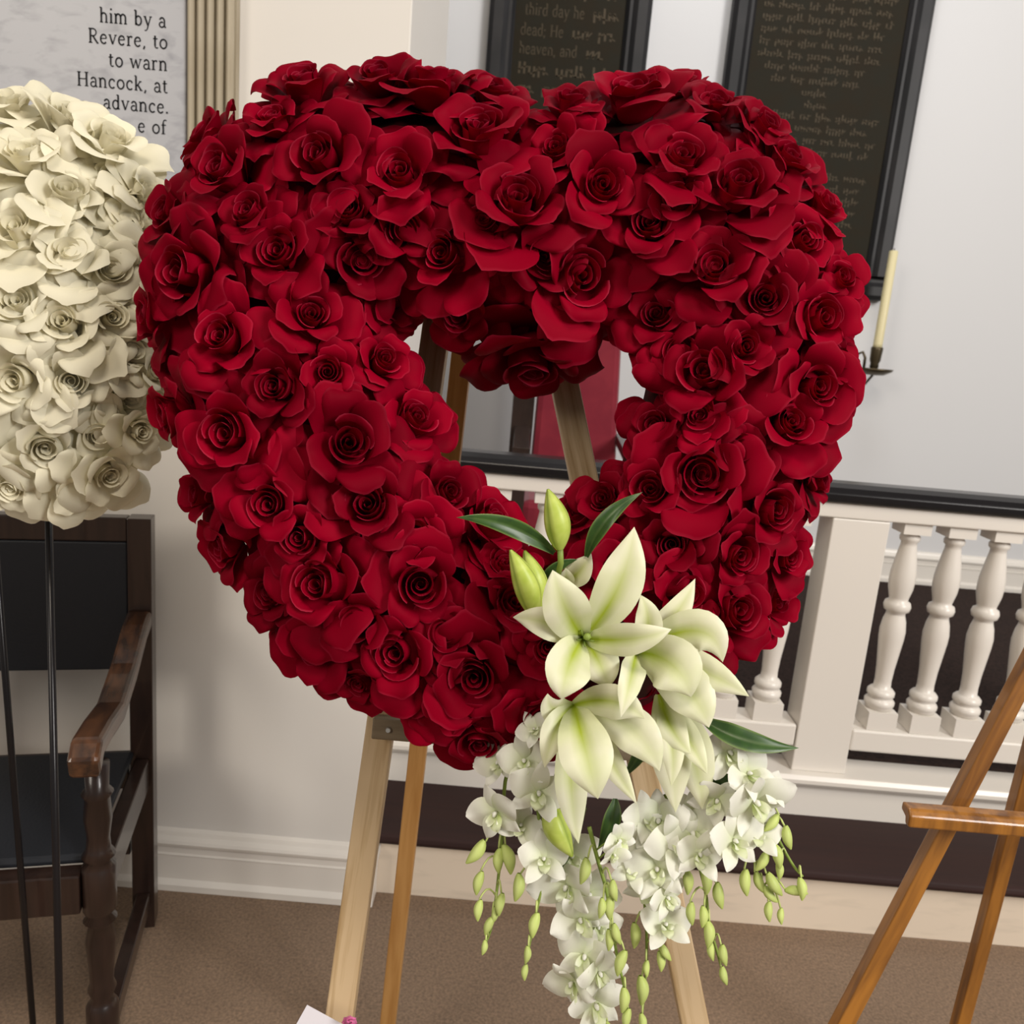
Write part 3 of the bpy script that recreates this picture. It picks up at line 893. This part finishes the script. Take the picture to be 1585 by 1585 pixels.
# ------------------------------------------------------------------ white rose arrangement at the left
DW = 1.17
wr = empty('white_rose_arrangement', atD(-30, 800, DW))
tag(wr, 'tall cushion of cream white roses left of the red heart', 'flower arrangement')
cxw, cyw, rxw, ryw = -25.0, 470.0, 262.0, 322.0
P = np.zeros((13, 21, 3))
for i in range(13):
    for k in range(21):
        th, a2 = math.pi * i / 12, 2 * math.pi * k / 20
        P[i, k] = atD(cxw + .82 * rxw * math.sin(th) * math.cos(a2), cyw + .86 * ryw * math.sin(th) * math.sin(a2), DW + .015 - (.095 if math.cos(th) > 0 else .025) * math.cos(th))
MB().grid(P).build('foam_body', WFOAM, wr, smooth=True)
WL = [(170, 216, 74), (172, 282, 74), (228, 292, 52), (196, 352, 62), (172, 420, 70), (218, 420, 50), (172, 492, 62), (205, 545, 62), (195, 612, 72), (218, 668, 50), (150, 668, 60), (168, 735, 62), (120, 760, 58),
      (110, 190, 72), (105, 300, 74), (110, 400, 70), (100, 500, 72), (110, 590, 66), (70, 690, 70), (40, 240, 74), (30, 360, 76), (30, 470, 74), (25, 590, 74), (10, 160, 62), (20, 750, 62), (232, 350, 48), (236, 488, 46), (240, 575, 44)]
r2 = random.Random(4)
for i, (x, y, r) in enumerate(WL):
    t = Vector(((x - cxw) / rxw, (y - cyw) / ryw))
    l = min(t.length, .97)
    h = math.sqrt(1 - l * l)
    pos = atD(x, y, DW - .12 * h)
    nrm = (RIGHT * t.x - UP * t.y * .8 - DIR * (h + .4) + UP * .15 + RIGHT * r2.uniform(-.25, .25) + UP * r2.uniform(-.25, .25)).normalized()
    size = r * 1.12 * (DW - .1) / F
    make_rose(900 + i, rose_matrix(pos - nrm * size * .5, nrm, size, r2.uniform(0, 6.28)), WHITE_ROSE, wr, 5 if i < 16 else 3, full=1.1, tight=.9)
e3 = empty('wire_easel', atZ(60, 1750, 0))
tag(e3, 'thin black wire easel under the cream white roses at the left edge', 'easel')
for xa, xb in ((70, 92), (-120, -240)):
    pa, pb = atD(xa, 560, DW + .06), atD(xb, 1560, DW + .06)
    MB().tube([on_floor(pa, pb), pa], .0055, 10).build('front_leg', BLACKRAIL, e3, smooth=True)
qa = atD(-30, 560, DW + .07)
MB().tube([(qa.x + .02, qa.y + .03, 0), qa], .0055, 10).build('rear_leg', BLACKRAIL, e3, smooth=True)
MB().tube([atD(-150, 742, DW + .06), atD(86, 762, DW + .06)], .005, 10).build('ledge_bar', BLACKRAIL, e3, smooth=True)

# ------------------------------------------------------------------ lilies
CAMN = -DIR


def tepal(base, tip, ctrl, wpx, face=None, fold=.25, ruf=.06, seed=0, nu=9, nv=17, pmid=1.0, wpos=.46, basew=.24, rec=.35):
    """strap petal: base/tip = (px, py, depth); ctrl = shift of the middle (dx, dy, ddepth); face = direction its inner side looks to"""
    rng = np.random.RandomState(seed)
    A, B = atD(*base), atD(*tip)
    C = atD((base[0] + tip[0]) / 2 + ctrl[0], (base[1] + tip[1]) / 2 + ctrl[1], (base[2] + tip[2]) / 2 + ctrl[2])
    C = C * 2 - (A + B) / 2
    fc = Vector(face).normalized() if face is not None else CAMN
    wm = wpx * .86 * (base[2] + tip[2]) / 2 / F
    P = np.zeros((nv, nu, 3))
    at = np.zeros((nv, nu))
    ph = rng.uniform(0, 6)
    for i in range(nv):
        v = i / (nv - 1)
        p = A * (1 - v) ** 2 + C * 2 * v * (1 - v) + B * v * v
        T = ((C - A) * (1 - v) + (B - C) * v).normalized()
        S = T.cross(fc)
        S = S.normalized() if S.length > .15 else (T.cross(fc + UP * .4)).normalized()
        Nn = S.cross(T)
        if Nn.dot(fc) < 0: Nn = -Nn
        if v < wpos: ww = basew + (1 - basew) * math.sin(v / wpos * math.pi / 2)
        else: ww = (1 - ((v - wpos) / (1 - wpos)) ** 1.7) ** 1.05
        ww *= wm
        p = p - Nn * (rec * wm * v ** 4)
        for k in range(nu):
            u = 2 * k / (nu - 1) - 1
            cup = fold * abs(u) ** 1.4 * ww * (1 - .9 * v) - .10 * ww * math.exp(-(u / .18) ** 2) * (1 - v)
            back = -.35 * ww * max(0, abs(u) - .6) ** 1.5 * v * 3
            rf = ruf * ww * math.sin(v * 17 + ph + (3 if u > 0 else 0)) * u * u
            P[i, k] = p + S * (u * ww) + Nn * (cup + back + rf)
            at[i, k] = min(1.0, pmid * max(0.0, math.exp(-(u / .30) ** 2) * (1.0 - v * .95) * 1.15 + .45 * (1 - v) ** 2.5))
    return MB().grid(P, attr=at)


def lily(label, petals, heart=None, seed=0, group='white lilies in the spray'):
    b = petals[0][0]
    root = empty('lily_flower', atD(*b))
    tag(root, label, 'lily', group)
    for i, p in enumerate(petals):
        kw_ = p[4] if len(p) > 4 else {}
        tepal(p[0], p[1], p[2], p[3], seed=seed * 10 + i, **kw_).build('petal', LILY, root, smooth=True, attr='pig')
    if heart:
        hx, hy, hd, dx, dy = heart
        st = MB()
        c = atD(hx, hy, hd)
        e = atD(hx + dx, hy + dy, hd - .03)
        st.tube([c, c.lerp(e, .6), e], [.0022, .0018, .0018], 8)
        st.lathe([(.002, -.003), (.0042, 0), (.003, .003), (.0005, .004)], 8, tuple(e))
        st.build('pistil', STEM, root, smooth=True)
        for k in range(5):
            a_ = k * 1.256 + .4
            f = atD(hx + dx * .6 + 14 * math.cos(a_), hy + dy * .6 + 14 * math.sin(a_), hd - .018)
            MB().tube([c, c.lerp(f, .6) - DIR * .004, f], [.0012, .001, .0008], 6).build('stamen_filament', STEM, root, smooth=True)
    return root


tb = (903, 988, .865)
lily('large open white lily facing forward at the top of the spray', [
    (tb, (984, 813, .845), (14, 8, -.012), 42, dict(fold=.35, wpos=0.53)),
    (tb, (789, 957, .835), (4, -8, -.02), 30, dict(fold=.4)),
    (tb, (943, 1072, .835), (6, -2, -.014), 36, dict()),
    (tb, (855, 880, .80), (-2, 10, -.022), 42, dict(fold=.3, wpos=0.49)),
    (tb, (1042, 975, .80), (0, 8, -.018), 30, dict(fold=.3)),
    (tb, (870, 1088, .79), (-6, -6, -.022), 42, dict(fold=.3, wpos=0.51)),
], (903, 988, .862, 6, -2), 1)
tb = (985, 1010, .885)
lily('white lily opening to the right beside the forward-facing one', [
    (tb, (1079, 894, .875), (6, 10, -.01), 28, dict(fold=.4)),
    (tb, (1122, 1028, .845), (26, -42, -.012), 40, dict(fold=.2, wpos=0.51)),
    (tb, (1162, 1080, .835), (4, -10, -.01), 34, dict(fold=.3)),
    (tb, (1074, 1086, .82), (12, -18, -.022), 50, dict(fold=.3, wpos=0.51, pmid=.8)),
    (tb, (1100, 1128, .83), (16, -8, -.01), 44, dict(fold=.2, wpos=0.56)),
    (tb, (990, 918, .84), (16, 2, -.02), 26, dict(fold=.5, ruf=.15)),
    (tb, (962, 1112, .80), (4, -14, -.02), 24, dict(fold=.4, ruf=.2)),
], None, 2)
tb = (888, 1092, .87)
lily('drooping white lily hanging below the large open one', [
    (tb, (848, 1072, .85), (-10, 16, -.01), 26, dict(fold=.5)),
    (tb, (1001, 1117, .815), (6, -18, -.02), 32, dict(fold=.3)),
    (tb, (843, 1192, .83), (-6, -10, -.012), 26, dict(fold=.3)),
    (tb, (1023, 1198, .82), (18, -20, -.012), 40, dict(fold=.25, wpos=0.56, pmid=.5)),
    (tb, (928, 1245, .80), (-2, -8, -.024), 48, dict(fold=.25, wpos=0.53)),
    (tb, (896, 1308, .845), (-8, 6, .0), 30, dict(fold=.3, wpos=0.51)),
    (tb, (986, 1246, .83), (2, 0, -.004), 24, dict(fold=.4)),
], None, 3)
tb = (1020, 1075, .885)
lily('half-closed white lily tilting down at the right of the spray', [
    (tb, (1048, 1262, .865), (4, -8, -.004), 38, dict(fold=.3, wpos=0.51, pmid=.8)),
    (tb, (1090, 1258, .875), (14, -6, -.004), 40, dict(fold=.3, wpos=0.51)),
    (tb, (1070, 1168, .845), (-6, 4, -.006), 28, dict(fold=.4, pmid=1.2)),
    (tb, (1040, 1220, .845), (10, 0, -.01), 24, dict(fold=.4)),
    (tb, (1096, 1200, .85), (6, 4, -.006), 24, dict(fold=.4)),
], None, 4)
tb = (872, 905, .90)
lily('pale lily turned away behind the large open one', [
    (tb, (916, 857, .885), (2, 4, -.004), 24, dict(fold=.3)),
    (tb, (876, 880, .88), (2, 4, -.004), 16, dict(fold=.3)),
    (tb, (846, 915, .885), (0, 4, -.004), 15, dict(fold=.3)),
], None, 5)


def bud(label, parts, stem=None, name='lily_bud', group='green lily buds'):
    """parts: list of (base, tip, radius px); each a swollen three-sided spindle with grooves"""
    root = empty(name, atD(*parts[0][0]))
    tag(root, label, 'flower bud', group)
    for j, (bs, tp, rp) in enumerate(parts):
        A, B = atD(*bs), atD(*tp)
        T = (B - A).normalized()
        S = T.cross(CAMN).normalized()
        Nn = S.cross(T)
        if Nn.dot(CAMN) < 0: Nn = -Nn
        R = rp * bs[2] / F
        nv, nu = 16, 25
        P = np.zeros((nv, nu, 3))
        at = np.zeros((nv, nu))
        for i in range(nv):
            v = i / (nv - 1)
            r = R * (max(0.0, math.sin(math.pi * min(1, v * .93 + .05))) ** .75) * (1.12 - .45 * v)
            p = A.lerp(B, v) + S * (R * .18 * math.sin(v * math.pi))
            for k in range(nu):
                an = 2 * math.pi * k / (nu - 1)
                g = abs(math.cos(1.5 * (an - 1.25)))
                gro = math.exp(-(g / .16) ** 2)
                rr2 = r * (1 - .13 * gro)
                P[i, k] = p + (S * math.cos(an) + Nn * math.sin(an)) * rr2
                at[i, k] = gro * .85 + .25 * (v > .92)
        MB().grid(P, attr=at).build('bud', BUDG, root, smooth=True, attr='pig')
    if stem:
        MB().tube([atD(*s) for s in stem], .0032, 8).build('stem', STEM, root, smooth=True)
    return root


bud('single upright green lily bud at the top of the spray', [((867, 850, .862), (848, 757, .85), 22)], [(867, 848, .862), (868, 872, .868), (860, 905, .895)])
bud('pair of green lily buds side by side left of the open lily', [((828, 952, .858), (790, 851, .842), 22), ((836, 944, .875), (812, 852, .868), 21)], [(832, 948, .868), (850, 962, .89), (872, 968, .92)])
bud('yellow-green lily bud hanging among the orchids', [((848, 1244, .90), (886, 1326, .885), 22)], [(850, 1248, .90), (862, 1200, .91), (880, 1150, .92)])


def leaf(label, base, tip, ctrl, wpx, face=None, sd=0):
    o = tepal(base, tip, ctrl, wpx, face, fold=.45, ruf=.05, seed=sd, pmid=0.0, wpos=.42, basew=.25)
    # pale edge and midrib
    a = np.zeros((17, 9))
    a[:, 0] = a[:, -1] = .55
    a[:, 4] = .12
    o.a = [a.ravel()]
    return tag(o.build('lily_leaf', LEAF, smooth=True, attr='pig'), label, 'leaf', 'dark green lily leaves')


leaf('dark green leaf reaching left over the roses from the upright bud', (858, 856, .872), (706, 801, .835), (6, -14, -.008), 17)
leaf('dark green leaf pointing up to the right behind the tall lily petal', (908, 862, .885), (995, 760, .86), (-12, -8, -.008), 16, RIGHT * -.35 + CAMN + UP * .2)
leaf('dark green leaf pointing right in front of the balustrade post', (1085, 1112, .89), (1240, 1156, .875), (-6, 12, -.01), 21, UP * .6 + CAMN)
leaf('dark green leaf between the drooping lily and the right orchids', (1060, 1190, .905), (1180, 1226, .90), (4, 4, -.006), 17, UP * .6 + CAMN)
leaf('short green leaf behind the paired buds', (838, 920, .90), (896, 866, .885), (-10, -10, -.004), 12)
leaf('dark green leaf hanging under the yellow-green bud', (866, 1290, .915), (862, 1352, .91), (6, 0, -.004), 16)
leaf('dark green leaf hanging in the middle of the orchids', (952, 1236, .915), (925, 1318, .91), (6, 0, -.004), 16)
leaf('dark green leaf between the two drooping lily petals', (1000, 1120, .90), (962, 1208, .90), (10, 0, -.004), 14)

# ------------------------------------------------------------------ orchid sprays
def flat_petal(ang, L, W, seed, lift=.15, nu=7, nv=9, start=.05):
    rng = np.random.RandomState(seed)
    P = np.zeros((nv, nu, 3))
    at = np.zeros((nv, nu))
    bend = rng.uniform(-.25, .35)
    for i in range(nv):
        v = i / (nv - 1)
        ww = W * (math.sin(math.pi * (v * .90 + .08) ** .85) ** .75)
        rad = start + L * v
        z = lift * math.sin(v * 2.0) + bend * v * v * .5
        for k in range(nu):
            u = 2 * k / (nu - 1) - 1
            x = u * ww
            zz = z - .18 * ww * u * u + .03 * math.sin(6 * v + 2 * u + seed)
            P[i, k] = (rad * math.cos(ang) - x * math.sin(ang), rad * math.sin(ang) + x * math.cos(ang), zz)
            at[i, k] = .55 * (1 - v) ** 2
    return P, at


def orchid_flower(x, y, r, D, tx, ty, spin, parent, seed):
    rng = np.random.RandomState(seed)
    nrm = (CAMN + RIGHT * (tx + rng.uniform(-.35, .35)) + UP * (ty + rng.uniform(-.35, .25))).normalized()
    zax = nrm
    yax = (UP - zax * UP.dot(zax)).normalized()
    xax = yax.cross(zax)
    mw = Matrix((xax, yax, zax)).transposed().to_4x4()
    mw.translation = atD(x, y, D)
    mw = mw @ Matrix.Rotation(math.radians(spin * 1.3), 4, 'Z') @ Matrix.Scale(r * 1.12 * D / F, 4)
    mb = MB()
    # lip: cupped tongue with two side lobes, and the column above it
    P, at = flat_petal(-math.pi / 2, .42, .20, seed + 9, lift=.32)
    mb.grid(P, attr=np.minimum(1, at + .45))
    for s in (-1, 1):
        P, at = flat_petal(-math.pi / 2 + s * .9, .22, .12, seed + 11 + s, lift=.35)
        mb.grid(P, attr=at + .25)
    mb.tube([(0, 0, 0), (0, .02, .12), (0, -.03, .2)], [.06, .075, .04], 8)
    o = mb.build('orchid_flower', ORCH, parent, smooth=True, mw=mw, attr='pig')
    for k, (an, L, W) in enumerate(((90, .92, .27), (18, .95, .50), (162, .95, .50), (-48, .90, .28), (228, .90, .28))):
        P, at = flat_petal(math.radians(an + rng.uniform(-8, 8)), L * rng.uniform(.92, 1.05), W, seed * 7 + k, lift=rng.uniform(-.05, .35))
        MB().grid(P, attr=at).build('petal', ORCH, o, smooth=True, mw=mw, attr='pig')
    return o


def orchid_bud(bx_, by_, ln, ang, D, att, parent, seed):
    """hanging bud: top at (bx_, by_), ang = lean in degrees from straight down, curved pedicel back to att"""
    rng = np.random.RandomState(seed)
    a = math.radians(ang)
    dx, dy = math.sin(a), math.cos(a)
    A, B = atD(bx_, by_, D), atD(bx_ + dx * ln, by_ + dy * ln, D - .003)
    T = (B - A).normalized()
    S = T.cross(CAMN).normalized()
    Nn = S.cross(T)
    R = ln * .225 * D / F
    P = np.zeros((10, 13, 3))
    at = np.zeros((10, 13))
    sd = rng.choice([-1, 1])
    for i in range(10):
        v = i / 9
        r = R * max(0.02, math.sin(math.pi * (v * .92 + .05))) ** .7 * (1.12 - .3 * v)
        p = A.lerp(B, v) + S * (sd * R * .55 * (v - .5) ** 2 * 2)
        for k in range(13):
            an = 2 * math.pi * k / 12
            P[i, k] = p + (S * math.cos(an) + Nn * math.sin(an)) * r * (1 - .08 * abs(math.cos(1.5 * an)))
            at[i, k] = .7 * abs(v - .5) * 1.6 + .15 * math.cos(3 * an)
    mb = MB().grid(P, attr=at)
    sx, sy, sD = att
    ps = []
    for j in range(6):
        t = j / 5
        q = atD(bx_, by_, D).lerp(atD(sx, sy, sD), t) + UP * (.010 * math.sin(math.pi * t))
        ps.append(q)
    mb.tube(ps, .0011, 6)
    return mb.build('orchid_bud', OBUD, parent, smooth=True, attr='pig')


def spray(label, stem, D, flowers, buds, seed):
    """stem = [(x, y)], flowers = [(x, y, r, tiltx, tilty, spin)], buds = [(x, y, length, lean)]"""
    root = empty('orchid_spray', atD(*stem[0], D + .02))
    tag(root, label, 'orchid', 'white orchid sprays hanging under the lilies')
    n = len(stem)
    sp3 = []
    for i in range(n - 1):
        for j in range(4):
            t = j / 4
            p0, p1, p2, p3 = stem[max(i - 1, 0)], stem[i], stem[i + 1], stem[min(i + 2, n - 1)]
            c = [0.5 * (2 * p1[k] + (p2[k] - p0[k]) * t + (2 * p0[k] - 5 * p1[k] + 4 * p2[k] - p3[k]) * t * t + (3 * p1[k] - p0[k] - 3 * p2[k] + p3[k]) * t ** 3) for k in (0, 1)]
            sp3.append((c[0], c[1], D + .012))
    sp3.append((stem[-1][0], stem[-1][1], D + .006))
    m_ = len(sp3)
    MB().tube([atD(*s) for s in sp3], [.0024 - .0012 * i / m_ for i in range(m_)], 8).build('stem', STEM, root, smooth=True)
    rng = random.Random(seed)
    for i, (x, y, r, tx, ty, spn) in enumerate(flowers):
        orchid_flower(x, y, r, D - .006 - .010 * (i % 2), tx, ty, spn, root, seed * 40 + i)
        s = min(sp3, key=lambda s: (s[0] - x) ** 2 + (s[1] - y) ** 2)
        A, B = atD(x, y, D), atD(*s)
        MB().tube([A, A.lerp(B, .5) + UP * .004, B], .0011, 6).build('pedicel', STEM, root, smooth=True)
    for i, (x, y, ln, an) in enumerate(buds):
        above = [s for s in sp3 if s[1] < y - 2] or sp3[:1]
        s = min(above, key=lambda s: (s[0] - x) ** 2 + (s[1] - y + 10) ** 2)
        orchid_bud(x, y, ln, an, D + rng.uniform(-.006, .004), s, root, seed * 60 + i)


spray('leftmost white orchid spray, its green bud tail hanging in front of the step', [(800, 1150), (782, 1210), (778, 1290), (770, 1370), (762, 1430), (751, 1462)], .925,
      [(772, 1180, 36, -.5, .4, 20), (768, 1258, 46, -.3, .1, 15), (806, 1278, 36, .1, .3, -20)],
      [(752, 1302, 46, -38), (782, 1306, 48, 14), (772, 1312, 40, -4), (744, 1348, 38, -14), (742, 1392, 34, -8), (776, 1382, 36, -10), (762, 1418, 32, -24), (768, 1404, 26, -10), (752, 1455, 24, -10)], 1)
spray('white orchid spray with wide blooms beside the drooping lily, long bud tail', [(842, 1130), (830, 1200), (836, 1290), (840, 1360), (828, 1420), (814, 1490)], .905,
      [(812, 1178, 42, -.2, .2, 10), (834, 1226, 48, .1, .1, -10), (842, 1330, 40, .1, .4, 5), (828, 1130, 30, -.3, .7, 30)],
      [(806, 1352, 44, -8), (830, 1412, 40, -12), (818, 1464, 28, -6), (813, 1492, 26, -6)], 2)
spray('white orchid spray of pale blooms falling straight down to the lowest flowers', [(905, 1250), (890, 1320), (888, 1390), (905, 1450), (915, 1510), (925, 1575)], .93,
      [(885, 1325, 44, -.1, .3, 0), (878, 1372, 50, -.3, .1, 20), (912, 1385, 46, .2, .2, -20), (898, 1422, 46, -.1, .1, 30), (926, 1434, 36, .3, 0, 0), (905, 1478, 46, -.2, .2, -15), (886, 1520, 44, -.4, -.1, 25),
       (928, 1505, 40, .3, .1, 5), (922, 1555, 46, .0, .0, 10)],
      [(940, 1580, 26, 8), (915, 1590, 26, 0)], 3)
spray('thin orchid spray of green buds crossing the pale falling blooms', [(912, 1280), (925, 1330), (938, 1375), (946, 1420), (955, 1480), (968, 1540), (968, 1600)], .885,
      [(958, 1300, 32, .2, .1, 20), (950, 1322, 24, .2, -.2, -20)],
      [(910, 1328, 42, -12), (946, 1362, 34, 10), (944, 1386, 38, -4), (934, 1390, 32, -8), (948, 1430, 34, 18), (944, 1438, 34, 0), (966, 1470, 42, -18), (968, 1528, 40, -4), (972, 1560, 34, -10)], 4)
spray('orchid spray with a hanging green bud pair left of the right easel leg', [(985, 1260), (990, 1340), (1000, 1420), (1000, 1500), (994, 1570)], .92,
      [(1000, 1262, 40, .0, .3, 10), (980, 1345, 34, .1, .2, -15), (1000, 1300, 44, .1, .1, 35)],
      [(984, 1428, 40, 0), (994, 1510, 46, 2), (1000, 1486, 26, 0), (994, 1568, 30, 4), (1022, 1472, 32, 6)], 5)
spray('white orchid spray covering the top of the right easel leg', [(1030, 1230), (1035, 1290), (1025, 1350), (1022, 1400), (1030, 1440)], .915,
      [(1020, 1270, 46, -.2, .2, 0), (1045, 1300, 50, .1, .0, 20), (1062, 1262, 40, .3, .3, -20), (1018, 1345, 46, -.1, .1, 10), (1005, 1378, 38, -.2, .1, -25), (1032, 1388, 34, .3, .1, 10), (1030, 1432, 40, .1, .5, 0)],
      [(1022, 1462, 30, 30)], 6)
spray('orchid spray with green buds hanging right of the right easel leg', [(1062, 1260), (1080, 1330), (1092, 1380), (1098, 1430), (1112, 1480), (1120, 1512)], .905,
      [(1072, 1288, 46, .2, .1, 15), (1082, 1322, 40, .2, .4, -10)],
      [(1064, 1345, 40, 4), (1092, 1345, 40, 6), (1108, 1366, 42, 10), (1068, 1396, 36, 2), (1090, 1402, 34, -2), (1098, 1425, 42, 0), (1116, 1462, 34, 10), (1098, 1458, 30, 8), (1116, 1496, 30, 14)], 7)
spray('white orchid spray with bright blooms below the right-hand leaf', [(1105, 1140), (1140, 1190), (1155, 1240), (1162, 1300), (1172, 1350), (1192, 1385)], .895,
      [(1128, 1164, 46, .1, .2, 0), (1168, 1240, 54, .2, .1, 8), (1110, 1238, 40, -.3, .1, -30), (1136, 1302, 46, .0, .6, 5), (1172, 1292, 38, .3, .6, -10), (1158, 1198, 40, .2, .3, 20)],
      [(1152, 1345, 42, 2), (1168, 1350, 36, 22), (1186, 1352, 42, 32), (1180, 1372, 34, 40), (1215, 1376, 36, 82), (1189, 1395, 32, 0), (1208, 1405, 26, 0)], 8)
spray('rightmost orchid spray, thin stem ending in a single green bud', [(1160, 1200), (1180, 1250), (1205, 1300), (1228, 1340), (1242, 1356)], .89,
      [(1200, 1222, 26, .5, .2, 40)],
      [(1206, 1262, 34, -40), (1214, 1278, 38, 12), (1198, 1304, 42, 16), (1206, 1332, 30, 4), (1240, 1358, 36, 6), (1190, 1318, 36, -30)], 9)
